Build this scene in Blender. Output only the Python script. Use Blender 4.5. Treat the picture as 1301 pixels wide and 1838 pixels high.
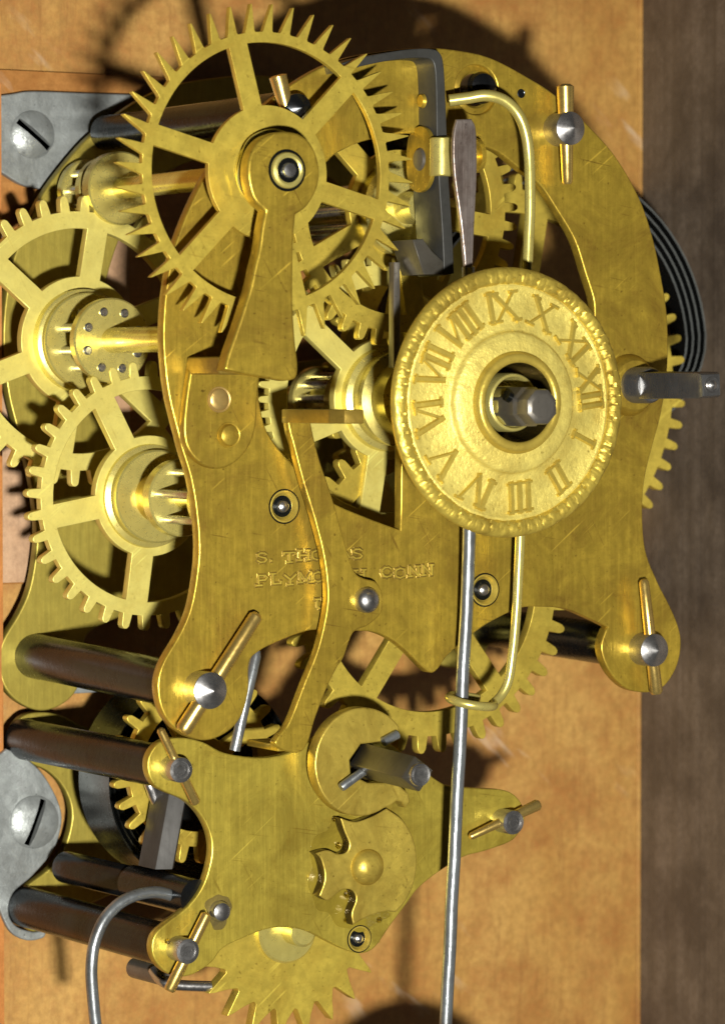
import bpy, bmesh, math, random
import numpy as np
from mathutils import Vector, Matrix, noise
random.seed(4)
for o in list(bpy.data.objects): bpy.data.objects.remove(o)
SC = bpy.context.scene
COL = SC.collection
S = 0.01                       # everything below is written in centimetres
rad = math.radians

# ------------------------------------------------------------------ camera
IW, IH, F = 1301.0, 1838.0, 6500.0          # photograph size, focal length in its pixels
YAW, PITCH = rad(30), rad(2)
FW = np.array([math.sin(YAW)*math.cos(PITCH), math.cos(YAW)*math.cos(PITCH), -math.sin(PITCH)])
RT = np.array([math.cos(YAW), -math.sin(YAW), 0.0])
UP = np.cross(RT, FW)
CAM = -65.0*FW
cam = bpy.data.cameras.new('camera'); camo = bpy.data.objects.new('camera', cam); COL.objects.link(camo)
cam.sensor_fit = 'HORIZONTAL'; cam.sensor_width = 36; cam.lens = 36*F/IW
cam.clip_start = 0.05; cam.clip_end = 20
m = Matrix.Identity(4)
for i in range(3):
    m[i][0] = RT[i]; m[i][1] = UP[i]; m[i][2] = -FW[i]; m[i][3] = CAM[i]*S
camo.matrix_world = m
SC.camera = camo
cam.dof.use_dof = True; cam.dof.focus_distance = 0.655; cam.dof.aperture_fstop = 42

# ------------------------------------------------------------------ world: the dim room, and the camera's flash
w = bpy.data.worlds.new('World'); SC.world = w; w.use_nodes = True
wb = w.node_tree.nodes['Background']; wb.inputs[0].default_value = (1.0, 0.9, 0.72, 1); wb.inputs[1].default_value = 0.005
fl = bpy.data.lights.new('flash', 'AREA'); flo = bpy.data.objects.new('flash', fl); COL.objects.link(flo)
fl.shape = 'RECTANGLE'; fl.size = 0.03; fl.size_y = 0.022; fl.energy = 8.7; fl.color = (1.0, 0.97, 0.9)
fp = Vector(CAM + RT*6.5 - UP*9.2)
flo.location = fp*S
flo.rotation_euler = (Vector((0.3, 1, 0)) - fp).to_track_quat('-Z', 'Y').to_euler()
SC.cycles.diffuse_bounces = 1; SC.cycles.glossy_bounces = 3; SC.cycles.max_bounces = 6
SC.view_settings.view_transform = 'Standard'; SC.view_settings.look = 'None'; SC.view_settings.exposure = 0.0

# ------------------------------------------------------------------ helpers
def P(x, y, Y):
    """point (cm) of the plane at depth Y that the photograph shows at pixel x, y"""
    d = FW + (x-IW/2)/F*RT - (y-IH/2)/F*UP
    t = (Y-CAM[1])/d[1]
    return Vector(CAM + t*d)
def px2cm(p, Y):               # vertical pixel length -> cm at depth Y
    return p*(65.0+Y*0.866)/F
def thing(name, label, cat, loc, group=None):
    o = bpy.data.objects.new(name, None); COL.objects.link(o)
    o.empty_display_size = 0.005; o.location = Vector(loc)*S
    o['label'] = label; o['category'] = cat
    if group: o['group'] = group
    return o
def origin(o):
    while o.parent: o = o.parent
    return Vector(o.location)
def link(name, me, mat, parent, label=None):
    o = bpy.data.objects.new(name, me); COL.objects.link(o)
    if mat: me.materials.clear(); me.materials.append(mat)
    if parent: o.parent = parent
    if label: o['label'] = label
    return o
class MB:
    def __init__(s): s.v = []; s.f = []
    def add(s, vs, fs):
        n = len(s.v); s.v += [tuple(v) for v in vs]; s.f += [tuple(i+n for i in f) for f in fs]; return s
    def rings(s, rings, closed=False, cap=True):
        k = len(rings[0]); vs = [v for r in rings for v in r]; fs = []; n = len(rings)
        for i in range(n if closed else n-1):
            a, b = i*k, ((i+1) % n)*k
            for j in range(k): fs.append((a+j, a+(j+1) % k, b+(j+1) % k, b+j))
        if cap and not closed: fs.append(tuple(range(k-1, -1, -1))); fs.append(tuple((n-1)*k+j for j in range(k)))
        return s.add(vs, fs)
    def cone(s, p0, p1, prof, seg=28):
        """turned piece along p0->p1; prof = [(t, radius)], t 0..1 along the axis"""
        p0, p1 = Vector(p0), Vector(p1); d = p1-p0; q = d.normalized()
        a = q.orthogonal().normalized(); b = q.cross(a)
        R = []
        for t, r in prof:
            c = p0+d*t; R.append([c+(a*math.cos(2*math.pi*j/seg)+b*math.sin(2*math.pi*j/seg))*max(r, 1e-4) for j in range(seg)])
        return s.rings(R)
    def lathe(s, c, prof, seg=64, closed=False):
        """turned about the depth axis through c; prof = [(radius, Y offset)]"""
        c = Vector(c); R = []
        for r, y in prof:
            R.append([c+Vector((max(r, 1e-4)*math.cos(2*math.pi*j/seg), y, max(r, 1e-4)*math.sin(2*math.pi*j/seg))) for j in range(seg)])
        return s.rings(R, closed=closed)
    def tube(s, path, r, seg=12, taper=None, kink=0.013):
        path = [Vector(p)+noise.noise_vector(Vector(p)*1.3)*kink for p in path]; n = len(path); R = []; a = None
        for i, p in enumerate(path):
            t = (path[min(i+1, n-1)]-path[max(i-1, 0)]).normalized()
            a = t.orthogonal().normalized() if a is None else (a-t*a.dot(t)).normalized()
            b = t.cross(a); rr = r if taper is None else taper[i]
            R.append([p+(a*math.cos(2*math.pi*j/seg)+b*math.sin(2*math.pi*j/seg))*rr for j in range(seg)])
        return s.rings(R)
    def box(s, x0, x1, y0, y1, z0, z1):
        return s.add([(x, y, z) for x in (x0, x1) for y in (y0, y1) for z in (z0, z1)],
                     [(0,1,3,2),(4,6,7,5),(0,4,5,1),(2,3,7,6),(0,2,6,4),(1,5,7,3)])
    def prism(s, poly, y0, y1):
        """polygon of points (x, z) between two depths"""
        n = len(poly)
        return s.add([(x, y0, z) for x, z in poly]+[(x, y1, z) for x, z in poly],
                     [tuple(range(n)), tuple(range(2*n-1, n-1, -1))]+[(i, i+n, (i+1) % n+n, (i+1) % n) for i in range(n)])
    def build(s, name, mat, parent, label=None, bevel=0, sharp=35, local=False, seg=2):
        off = Vector((0, 0, 0)) if (local or not parent) else origin(parent)
        bm = bmesh.new(); vs = [bm.verts.new(Vector(v)*S-off) for v in s.v]
        for f in s.f:
            try: bm.faces.new([vs[i] for i in f])
            except ValueError: pass
        bmesh.ops.remove_doubles(bm, verts=bm.verts, dist=2e-7)
        bmesh.ops.recalc_face_normals(bm, faces=bm.faces)
        if bevel:
            es = [e for e in bm.edges if len(e.link_faces) == 2 and e.calc_face_angle(0) > rad(28)]
            bmesh.ops.bevel(bm, geom=es, offset=bevel*S, segments=seg, affect='EDGES', profile=0.6, clamp_overlap=True)
        me = bpy.data.meshes.new(name); bm.to_mesh(me); bm.free()
        me.polygons.foreach_set('use_smooth', [True]*len(me.polygons)); me.set_sharp_from_angle(angle=rad(sharp))
        return link(name, me, mat, parent, label)
def catmull(pts, sub=5, closed=True):
    """smooth a list of (x, y[, 1 = corner]) points"""
    n = len(pts); out = []
    q = [Vector((p[0], p[1])) for p in pts]; cor = [len(p) > 2 for p in pts]
    for i in range(n if closed else n-1):
        p1, p2 = q[i], q[(i+1) % n]
        p0 = p1*2-p2 if cor[i] or (not closed and i == 0) else q[i-1]
        p3 = p2*2-p1 if cor[(i+1) % n] or (not closed and i == n-2) else q[(i+2) % n]
        for k in range(sub):
            t = k/sub
            out.append(0.5*((2*p1)+(p2-p0)*t+(2*p0-5*p1+4*p2-p3)*t*t+(3*p1-p0-3*p2+p3)*t**3))
    if not closed: out.append(q[-1])
    return [(v.x, v.y) for v in out]
def circle(c, r, n=40): return [(c[0]+r*math.cos(2*math.pi*i/n), c[1]+r*math.sin(2*math.pi*i/n)) for i in range(n)]
def outline(px, Y, sub=5):
    """pixel outline -> smooth outline (x, z) in the plane at depth Y"""
    out = []
    for p in px:
        v = P(p[0], p[1], Y); out.append((v.x, v.z)+((1,) if len(p) > 2 else ()))
    return catmull(out, sub)
def flat_front(me, ang):
    """smooth bevels, truly flat front and back faces"""
    me.set_sharp_from_angle(angle=rad(ang))
    n = len(me.polygons); nr = np.empty(n*3, np.float32); me.polygons.foreach_get('normal', nr); fl_ = np.abs(nr.reshape(-1, 3)[:, 1]) > 0.9995
    ef = {}
    for p in me.polygons:
        for k in p.edge_keys: ef.setdefault(k, []).append(fl_[p.index])
    at = me.attributes.get('sharp_edge') or me.attributes.new('sharp_edge', 'BOOLEAN', 'EDGE')
    for e in me.edges:
        q = ef.get(e.key, [])
        if len(q) == 2 and q[0] != q[1]: at.data[e.index].value = True
def plate(name, loops, yf, thick, mat, parent, bevel=0.02, label=None, sharp=38, res=2):
    """flat piece with holes: loops of (x, z), front face at depth yf"""
    cu = bpy.data.curves.new(name, 'CURVE'); cu.dimensions = '2D'; cu.fill_mode = 'BOTH'
    off = origin(parent)/S if parent else Vector((0, 0, 0))
    for lp in loops:
        sp = cu.splines.new('POLY'); sp.points.add(len(lp)-1); sp.use_cyclic_u = True
        sp.points.foreach_set('co', [c for x, z in lp for c in (x, z, 0, 1)])
    cu.extrude = thick/2-bevel; cu.bevel_depth = bevel; cu.bevel_resolution = res; cu.offset = -bevel*0.9
    tmp = bpy.data.objects.new('tmp', cu); COL.objects.link(tmp)
    dg = bpy.context.evaluated_depsgraph_get(); me = bpy.data.meshes.new_from_object(tmp.evaluated_get(dg))
    bpy.data.objects.remove(tmp); bpy.data.curves.remove(cu)
    n = len(me.vertices); co = np.empty(n*3, np.float32); me.vertices.foreach_get('co', co); co = co.reshape(-1, 3)
    out = np.stack([co[:, 0]-off.x, (yf+thick/2)-co[:, 2]-off.y, co[:, 1]-off.z], 1)*S
    me.vertices.foreach_set('co', out.astype(np.float32).ravel()); me.update()
    bm = bmesh.new(); bm.from_mesh(me); bmesh.ops.remove_doubles(bm, verts=bm.verts, dist=2e-7)
    bmesh.ops.recalc_face_normals(bm, faces=bm.faces); bm.to_mesh(me); bm.free()
    me.name = name
    me.polygons.foreach_set('use_smooth', [True]*len(me.polygons)); flat_front(me, sharp)
    return link(name, me, mat, parent, label)

# ------------------------------------------------------------------ materials
def nodes(name):
    mt = bpy.data.materials.new(name); mt.use_nodes = True; nt = mt.node_tree
    return mt, nt, nt.nodes['Principled BSDF']
def N(nt, typ, **kw):
    n = nt.nodes.new(typ)
    for k, v in kw.items():
        if k in n.inputs: n.inputs[k].default_value = v
        else: setattr(n, k, v)
    return n
def ramp(nt, fac, stops):
    r = N(nt, 'ShaderNodeValToRGB'); e = r.color_ramp.elements
    while len(e) < len(stops): e.new(0.5)
    for i, (p, c) in enumerate(stops):
        e[i].position = p; e[i].color = (c, c, c, 1) if isinstance(c, (int, float)) else tuple(c)+(1,)
    nt.links.new(fac, r.inputs[0]); return r.outputs[0]
def mapped(nt, scale):
    tc = N(nt, 'ShaderNodeTexCoord'); mp = N(nt, 'ShaderNodeMapping'); mp.inputs['Scale'].default_value = scale
    nt.links.new(tc.outputs['Object'], mp.inputs[0]); return mp.outputs[0]
def mix(nt, fac, a, b, mode='MIX'):
    n = N(nt, 'ShaderNodeMix', data_type='RGBA', blend_type=mode)
    for sock, v in ((n.inputs[0], fac), (n.inputs[6], a), (n.inputs[7], b)):
        if hasattr(v, 'is_output'): nt.links.new(v, sock)
        else: sock.default_value = v if isinstance(v, (int, float)) else tuple(v)+(1,)
    return n.outputs[2]
def metal(name, col, dark, met=1.0, r0=0.3, r1=0.5, brush=(1, 1, 1), bump=0.1, stain=0.5, speck=0.5, fine=1.0, grainy=0.25, scratch=0.0, streak=0.0):
    mt, nt, b = nodes(name); L = nt.links.new
    iso = mapped(nt, (1, 1, 1))
    big = N(nt, 'ShaderNodeTexNoise', Scale=75.0, Detail=9.0, Roughness=0.72, Distortion=0.6); L(iso, big.inputs['Vector'])
    med = N(nt, 'ShaderNodeTexNoise', Scale=480.0, Detail=5.0, Roughness=0.65); L(iso, med.inputs['Vector'])
    br = N(nt, 'ShaderNodeTexNoise', Scale=900.0*fine, Detail=4.0, Roughness=0.65); L(mapped(nt, brush), br.inputs['Vector'])
    sp = N(nt, 'ShaderNodeTexNoise', Scale=1300.0, Detail=3.0); L(iso, sp.inputs['Vector'])
    c = mix(nt, ramp(nt, big.outputs[0], [(0.45, 0.0), (0.68, stain)]), col, dark)
    c = mix(nt, ramp(nt, big.outputs[0], [(0.28, grainy*0.8), (0.45, 0.0)]), c, [min(1, x*1.22) for x in col])
    c = mix(nt, ramp(nt, med.outputs[0], [(0.36, grainy), (0.62, 0.0)]), c, [x*0.58 for x in col])
    if streak:
        st = N(nt, 'ShaderNodeTexNoise', Scale=1000.0, Detail=3.0, Roughness=0.7); L(mapped(nt, (1.0, 1, 0.03)), st.inputs['Vector'])
        c = mix(nt, ramp(nt, st.outputs[0], [(0.38, streak), (0.55, 0.0)]), c, [x*0.6 for x in col])
        c = mix(nt, ramp(nt, st.outputs[0], [(0.58, 0.0), (0.72, streak*0.8)]), c, [min(1, x*1.3) for x in col])
    c = mix(nt, ramp(nt, sp.outputs[0], [(0.65, 0.0), (0.75, speck*0.8)]), c, [x*0.6 for x in dark])
    for k, (ry, sc_) in enumerate(((0.5, 1.0), (-0.9, 0.8), (1.4, 1.2)) if scratch else ()):
        tc = N(nt, 'ShaderNodeTexCoord'); mp = N(nt, 'ShaderNodeMapping'); mp.inputs['Rotation'].default_value = (0, ry, 0)
        m2 = N(nt, 'ShaderNodeMapping'); m2.inputs['Scale'].default_value = (1, 1, 0.03); m2.inputs['Location'].default_value = (k*3.1, 0, k*1.7)
        L(tc.outputs['Object'], mp.inputs[0]); L(mp.outputs[0], m2.inputs[0])
        s_ = N(nt, 'ShaderNodeTexNoise', Scale=1700.0*sc_, Detail=1.0); L(m2.outputs[0], s_.inputs['Vector'])
        wv = N(nt, 'ShaderNodeTexNoise', Scale=130.0, Detail=2.0); L(iso, wv.inputs['Vector'])
        ml = N(nt, 'ShaderNodeMath', operation='MULTIPLY')
        L(ramp(nt, s_.outputs[0], [(0.67, 0.0), (0.73, scratch)]), ml.inputs[0]); L(ramp(nt, wv.outputs[0], [(0.5, 0.0), (0.6, 1.0)]), ml.inputs[1])
        c = mix(nt, ml.outputs[0], c, dark if k != 1 else [min(1, x*1.7) for x in col])
    L(c, b.inputs['Base Color'])
    b.inputs['Metallic'].default_value = met; b.inputs['Specular IOR Level'].default_value = 0.15
    rr = N(nt, 'ShaderNodeMapRange'); rr.inputs[3].default_value = r0; rr.inputs[4].default_value = r1
    L(mix(nt, 0.5, big.outputs[0], br.outputs[0]), rr.inputs[0]); rr.inputs[1].default_value = 0.35; rr.inputs[2].default_value = 0.65
    L(rr.outputs[0], b.inputs['Roughness'])
    bp = N(nt, 'ShaderNodeBump', Strength=bump, Distance=0.0004)
    L(mix(nt, 0.4, br.outputs[0], med.outputs[0]), bp.inputs['Height']); L(bp.outputs[0], b.inputs['Normal'])
    return mt
BR_PLATE = metal('plate_brass', (0.52, 0.362, 0.046), (0.17, 0.095, 0.016), 0.62, 0.24, 0.46, (1.6, 1, 0.1), 0.2, 0.95, 0.9, 1.0, 0.6, 0.6, 0.36)
BR_ALARM = metal('alarm_plate_brass', (0.55, 0.43, 0.065), (0.20, 0.13, 0.015), 0.6, 0.26, 0.46, (1.6, 1, 0.1), 0.2, 0.9, 0.9, 1.0, 0.45, 0.5, 0.3)
BR_STOP = metal('stop_brass', (0.56, 0.42, 0.075), (0.24, 0.15, 0.02), 0.6, 0.3, 0.44, (1, 1, 1), 0.2, 0.85, 0.9, 1.0, 0.45, 0.4)
BR_WHEEL = metal('wheel_brass', (0.62, 0.475, 0.075), (0.30, 0.19, 0.025), 0.55, 0.3, 0.48, (1, 1, 1), 0.12, 0.7, 0.8, 1.0, 0.5, 0.35)
BR_PALE = metal('pale_wheel_brass', (0.70, 0.61, 0.165), (0.42, 0.31, 0.05), 0.45, 0.34, 0.5, (1, 1, 1), 0.08, 0.45, 0.4, 1.0, 0.25, 0.3)
BR_BACK = metal('back_brass', (0.42, 0.34, 0.065), (0.25, 0.18, 0.03), 0.5, 0.34, 0.5, (1.6, 1, 0.15), 0.15, 0.6, 0.4, 1.0, 0.3, 0.0, 0.3)
BR_DIAL = metal('dial_brass', (0.74, 0.61, 0.15), (0.36, 0.25, 0.04), 0.4, 0.36, 0.55, (1, 1, 1), 0.9, 0.8, 0.9, 1.0, 0.45)
BR_TARN = metal('tarnished_brass', (0.56, 0.42, 0.075), (0.30, 0.20, 0.03), 0.55, 0.28, 0.42, (1, 1, 1), 0.25, 0.6, 0.5)
BR_TARN_SHADE = metal('tarnish_shade_brass', (0.26, 0.175, 0.03), (0.12, 0.08, 0.02), 0.55, 0.3, 0.44, (1, 1, 1), 0.2, 0.7, 0.6)  # tarnish of the lever tab; painted shade on lettering and ledge
BR_RIM = metal('rim_brass', (0.62, 0.47, 0.08), (0.24, 0.15, 0.02), 0.62, 0.34, 0.5, (1, 1, 1), 0.35, 0.8, 0.6)
BR_OILY_SHADE = metal('oily_shade_brass', (0.10, 0.072, 0.018), (0.04, 0.028, 0.01), 0.7, 0.16, 0.3, (1, 1, 1), 0.1, 0.6, 0.5)  # old oil on the star walls; painted shade in dial bore and collar
BR_TURN = metal('turned_brass', (0.66, 0.57, 0.17), (0.40, 0.31, 0.06), 0.65, 0.22, 0.36, (1, 1, 1), 0.03, 0.4, 0.25, 1.0, 0.15)
BR_PIN = metal('pin_brass', (0.70, 0.50, 0.15), (0.36, 0.20, 0.04), 0.85, 0.2, 0.34, (1, 1, 1), 0.06, 0.4, 0.3)
COPPER = metal('rivet_bronze', (0.52, 0.36, 0.12), (0.30, 0.18, 0.05), 0.7, 0.3, 0.42, (1, 1, 1), 0.1, 0.4, 0.3)
STEEL = metal('bright_steel', (0.56, 0.55, 0.54), (0.18, 0.17, 0.16), 0.95, 0.2, 0.36, (1, 1, 1), 0.1, 0.6, 0.5)
WIRE = metal('wire_steel', (0.30, 0.325, 0.335), (0.11, 0.105, 0.10), 0.75, 0.22, 0.44, (1, 1, 0.3), 0.25, 0.9, 0.9)
GREY = metal('grey_steel', (0.19, 0.175, 0.15), (0.08, 0.07, 0.055), 0.7, 0.3, 0.46, (1, 1, 0.15), 0.15, 0.6, 0.5)
SQST = metal('square_steel', (0.105, 0.098, 0.08), (0.05, 0.042, 0.03), 0.6, 0.28, 0.42, (1, 1, 0.15), 0.15, 0.7, 0.6)
POLI = metal('polished_steel', (0.27, 0.27, 0.27), (0.12, 0.11, 0.10), 0.85, 0.2, 0.38, (1, 1, 0.15), 0.12, 0.6, 0.6)
BARST = metal('dull_steel', (0.055, 0.053, 0.05), (0.03, 0.028, 0.025), 0.3, 0.5, 0.62, (1, 1, 0.15), 0.1, 0.6, 0.5)
BLADE = metal('blade_steel', (0.38, 0.32, 0.285), (0.13, 0.085, 0.065), 0.75, 0.24, 0.4, (2, 1, 0.06), 0.45, 0.9, 0.8)
VERGE = metal('verge_steel', (0.052, 0.052, 0.048), (0.025, 0.024, 0.02), 0.3, 0.36, 0.5, (1, 1, 1), 0.1, 0.7, 0.5)
DARK = metal('blued_steel', (0.050, 0.056, 0.062), (0.040, 0.028, 0.020), 0.9, 0.15, 0.34, (1, 1, 1), 0.14, 0.7, 0.4)
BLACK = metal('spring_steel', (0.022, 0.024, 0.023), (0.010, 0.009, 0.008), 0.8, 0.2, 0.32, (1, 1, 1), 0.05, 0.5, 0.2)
SPRING_GLINT = metal('spring_glint_steel', (0.22, 0.24, 0.235), (0.06, 0.06, 0.06), 0.8, 0.25, 0.4, (1, 1, 1), 0.03, 0.5, 0.2)
ZINC = metal('zinc_plate', (0.36, 0.385, 0.375), (0.15, 0.155, 0.145), 0.5, 0.28, 0.5, (1, 1, 1), 0.5, 0.8, 0.8, 0.6, 0.5)
GRIME = metal('grime', (0.16, 0.12, 0.03), (0.05, 0.04, 0.02), 0.3, 0.4, 0.6, (1, 1, 1), 0.3, 0.9, 0.8)
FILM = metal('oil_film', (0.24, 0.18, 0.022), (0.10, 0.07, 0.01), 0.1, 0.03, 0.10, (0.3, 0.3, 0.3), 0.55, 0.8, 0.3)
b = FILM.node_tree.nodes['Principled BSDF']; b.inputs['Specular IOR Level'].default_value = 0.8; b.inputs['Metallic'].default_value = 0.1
mt, nt, b = nodes('oil'); b.inputs['Base Color'].default_value = (0.92, 0.78, 0.35, 1); b.inputs['Transmission Weight'].default_value = 1.0; b.inputs['Roughness'].default_value = 0.02; b.inputs['IOR'].default_value = 1.46
OIL = mt

def wood(name, c0, c1, c2, grain=(6, 1, 60), mott=0.5, rough=0.5, scr=0.35, bump=0.1):
    mt, nt, b = nodes(name); L = nt.links.new
    g = N(nt, 'ShaderNodeTexNoise', Scale=22.0, Detail=8.0, Roughness=0.65); L(mapped(nt, grain), g.inputs['Vector'])
    k = N(nt, 'ShaderNodeTexNoise', Scale=52.0, Detail=9.0, Roughness=0.74); L(mapped(nt, (1, 1, 1)), k.inputs['Vector'])
    f = N(nt, 'ShaderNodeTexNoise', Scale=650.0, Detail=5.0, Roughness=0.75); L(mapped(nt, (1, 1, 1)), f.inputs['Vector'])
    c = mix(nt, ramp(nt, g.outputs[0], [(0.3, 0.0), (0.7, 1.0)]), c0, c1)
    c = mix(nt, ramp(nt, k.outputs[0], [(0.42, 0.0), (0.62, mott)]), c, c2)
    c = mix(nt, ramp(nt, f.outputs[0], [(0.35, 0.55), (0.62, 0.0)]), c, [x*0.6 for x in c0])
    fb = N(nt, 'ShaderNodeTexNoise', Scale=520.0, Detail=3.0, Roughness=0.7); L(mapped(nt, (grain[0]/max(grain), 1, grain[2]/max(grain)*0.6)), fb.inputs['Vector'])
    c = mix(nt, ramp(nt, fb.outputs[0], [(0.36, 0.24), (0.47, 0.0)]), c, [x*0.55 for x in c2])
    if scr:
        tc = N(nt, 'ShaderNodeTexCoord'); mp = N(nt, 'ShaderNodeMapping'); mp.inputs['Rotation'].default_value = (0, 0.8, 0); L(tc.outputs['Object'], mp.inputs[0])
        m2 = N(nt, 'ShaderNodeMapping'); m2.inputs['Scale'].default_value = (1, 1, 0.22); L(mp.outputs[0], m2.inputs[0])
        v = N(nt, 'ShaderNodeTexNoise', Scale=300.0, Detail=4.0); L(m2.outputs[0], v.inputs['Vector'])
        h = N(nt, 'ShaderNodeTexNoise', Scale=30.0, Detail=2.0); L(mapped(nt, (1, 1, 1)), h.inputs['Vector'])
        fr = ramp(nt, v.outputs[0], [(0.60, 0.0), (0.70, 1.0)])
        fh = ramp(nt, h.outputs[0], [(0.55, 0.0), (0.66, scr)])
        mm = N(nt, 'ShaderNodeMath', operation='MULTIPLY'); L(fr, mm.inputs[0]); L(fh, mm.inputs[1])
        c = mix(nt, mm.outputs[0], c, (0.62, 0.5, 0.36))
    L(c, b.inputs['Base Color']); b.inputs['Roughness'].default_value = rough
    bp = N(nt, 'ShaderNodeBump', Strength=bump, Distance=0.0008); L(mix(nt, 0.5, g.outputs[1], f.outputs[1]), bp.inputs['Height']); L(bp.outputs[0], b.inputs['Normal'])
    return mt
W_BOARD = wood('board_wood', (0.42, 0.222, 0.050), (0.52, 0.305, 0.085), (0.30, 0.110, 0.024), (2.2, 1, 0.4), 0.8, 0.55, 0.4, 0.3)
W_LOW = wood('board_wood_reddish', (0.37, 0.16, 0.035), (0.44, 0.21, 0.06), (0.25, 0.085, 0.018), (0.22, 1, 3), 0.7, 0.42)
W_PALE = wood('board_wood_pale', (0.42, 0.25, 0.135), (0.50, 0.32, 0.19), (0.36, 0.19, 0.085), (3, 1, 0.3), 0.4, 0.6, 0.0)
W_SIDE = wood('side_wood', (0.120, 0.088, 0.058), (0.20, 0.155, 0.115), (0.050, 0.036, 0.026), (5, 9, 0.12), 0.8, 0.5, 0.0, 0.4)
W_EDGE = wood('edge_wood', (0.50, 0.19, 0.05), (0.58, 0.26, 0.08), (0.30, 0.10, 0.02), (3, 1, 0.3), 0.4, 0.3, 0.0)

# ------------------------------------------------------------------ wooden case
YB = 7.5                                     # front of the back board
def structure(o): o['kind'] = 'structure'; return o
sideX = P(1150, 919, YB).x
z1, z2 = P(20, 124, YB).z, P(20, 1047, YB).z
structure(MB().box(-22, sideX, YB, YB+1.2, -22, 16).build('backboard', W_BOARD, None, bevel=0.03))
structure(MB().box(-22, P(620, 500, YB).x, YB-0.12, YB-0.003, z2-0.012, z1-0.015).build('board_batten', W_LOW, None, bevel=0.03))
structure(MB().box(-22, sideX+2, YB+1.25, YB+1.6, -22, 16).build('wall', W_LOW, None))
structure(MB().box(sideX-0.10, sideX+0.002, YB-0.03, YB-0.002, -22, 16).build('worn_board_edge', W_BOARD, None, bevel=0.012))
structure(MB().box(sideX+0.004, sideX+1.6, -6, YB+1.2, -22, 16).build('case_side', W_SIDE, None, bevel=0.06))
ex = P(6, 900, 6.7).x
structure(MB().box(ex-1.2, ex, 6.7, YB-0.03, -22, P(4, 150, 7).z).build('case_edge', W_EDGE, None, bevel=0.05))
structure(MB().box(-5.5, P(238, 900, YB-0.3).x, YB-0.22, YB+0.001-0.004, z2+0.02, P(20, 420, YB).z).build('board_patch', W_PALE, None, bevel=0.03))

# ------------------------------------------------------------------ toothed wheels
def gear_loop(c, n, rt, rr, kind, phase=0.0):
    out = []
    for i in range(n):
        if kind == 'round': prof = [(-0.27, 0), (-0.225, .45), (-0.19, .75), (-0.10, .95), (0, 1), (0.10, .95), (0.19, .75), (0.225, .45), (0.27, 0)]
        elif kind == 'long': prof = [(-0.24, 0), (-0.2, .5), (-0.17, .8), (-0.09, .96), (0, 1), (0.09, .96), (0.17, .8), (0.2, .5), (0.24, 0)]
        elif kind == 'spike': prof = [(-0.52, 0), (-0.45, .07), (-0.235, .5), (-0.015, .99), (0.01, 1.0), (0.028, .97), (0.035, .45), (0.035, .06), (0.08, 0)]
        else: prof = [(-0.58, 0.06), (-0.34, .36), (-.14, .78), (-0.02, 1), (0.0, .97), (0.10, .5), (0.22, 0.05), (0.34, 0.0)]
        for u, h in prof:
            a = phase-2*math.pi*(i+u)/n; r = rr+(rt-rr)*h
            out.append((c.x+r*math.cos(a), c.z+r*math.sin(a)))
    return out
def spoke_holes(c, n, r0, r1, wid, a0, seg=9):
    out = []
    for i in range(n):
        a, b = a0+2*math.pi*i/n, a0+2*math.pi*(i+1)/n
        q = [(r1, a+math.asin(wid/2/r1)+(b-a-2*math.asin(wid/2/r1))*k/(seg*2)) for k in range(seg*2+1)]
        q += [(r0, b-math.asin(wid/2/r0)-(b-a-2*math.asin(wid/2/r0))*k/seg) for k in range(seg+1)]
        out.append([(c.x+r*math.cos(t), c.z+r*math.sin(t)) for r, t in q])
    return out
def wheel(parent, c, n, rt, rr, kind, thick, spokes=None, phase=0.0, mat=BR_WHEEL, bevel=0.012, name='wheel_disc'):
    loops = [gear_loop(c, n, rt, rr, kind, phase)]
    if spokes: loops += spoke_holes(c, *spokes)
    return plate(name, loops, c.y-thick/2, thick, mat, parent, bevel)
def lantern(parent, c, y0, y1, rd, rp, n, rod=0.075, a0=0.0, hole=0.2, discs=(True, True), rd0=None):
    """lantern pinion: two discs joined by pins, between depths y0 (front) and y1"""
    mb = MB(); c = Vector(c)
    if discs[0]: mb.lathe((c.x, y0, c.z), [(0, 0), (rd-0.03, 0), (rd, 0.03), (rd, 0.2), (rd-0.03, 0.22), (0, 0.22)])
    if discs[1]: r2 = rd0 or rd; mb.lathe((c.x, y1-0.22, c.z), [(0, 0), (r2-0.03, 0), (r2, 0.03), (r2, 0.2), (r2-0.02, 0.22), (0, 0.22)])
    p = mb.build('lantern_pinion', BR_TURN, parent)
    for i in range(n):
        a = a0+2*math.pi*i/n; x, z = c.x+rp*math.cos(a), c.z+rp*math.sin(a)
        MB().cone((x, y0-0.05, z), (x, y1-0.1, z), [(0, rod*0.7), (0.02, rod), (1, rod)], 12).build('trundle', STEEL, p)
    return p
def arbor(parent, c, y0, y1, r, mat=BR_TURN, name='arbor'):
    return MB().cone((c.x, y0, c.z), (c.x, y1, c.z), [(0, r*0.8), (0.01, r), (1, r)], 24).build(name, mat, parent)
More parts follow.
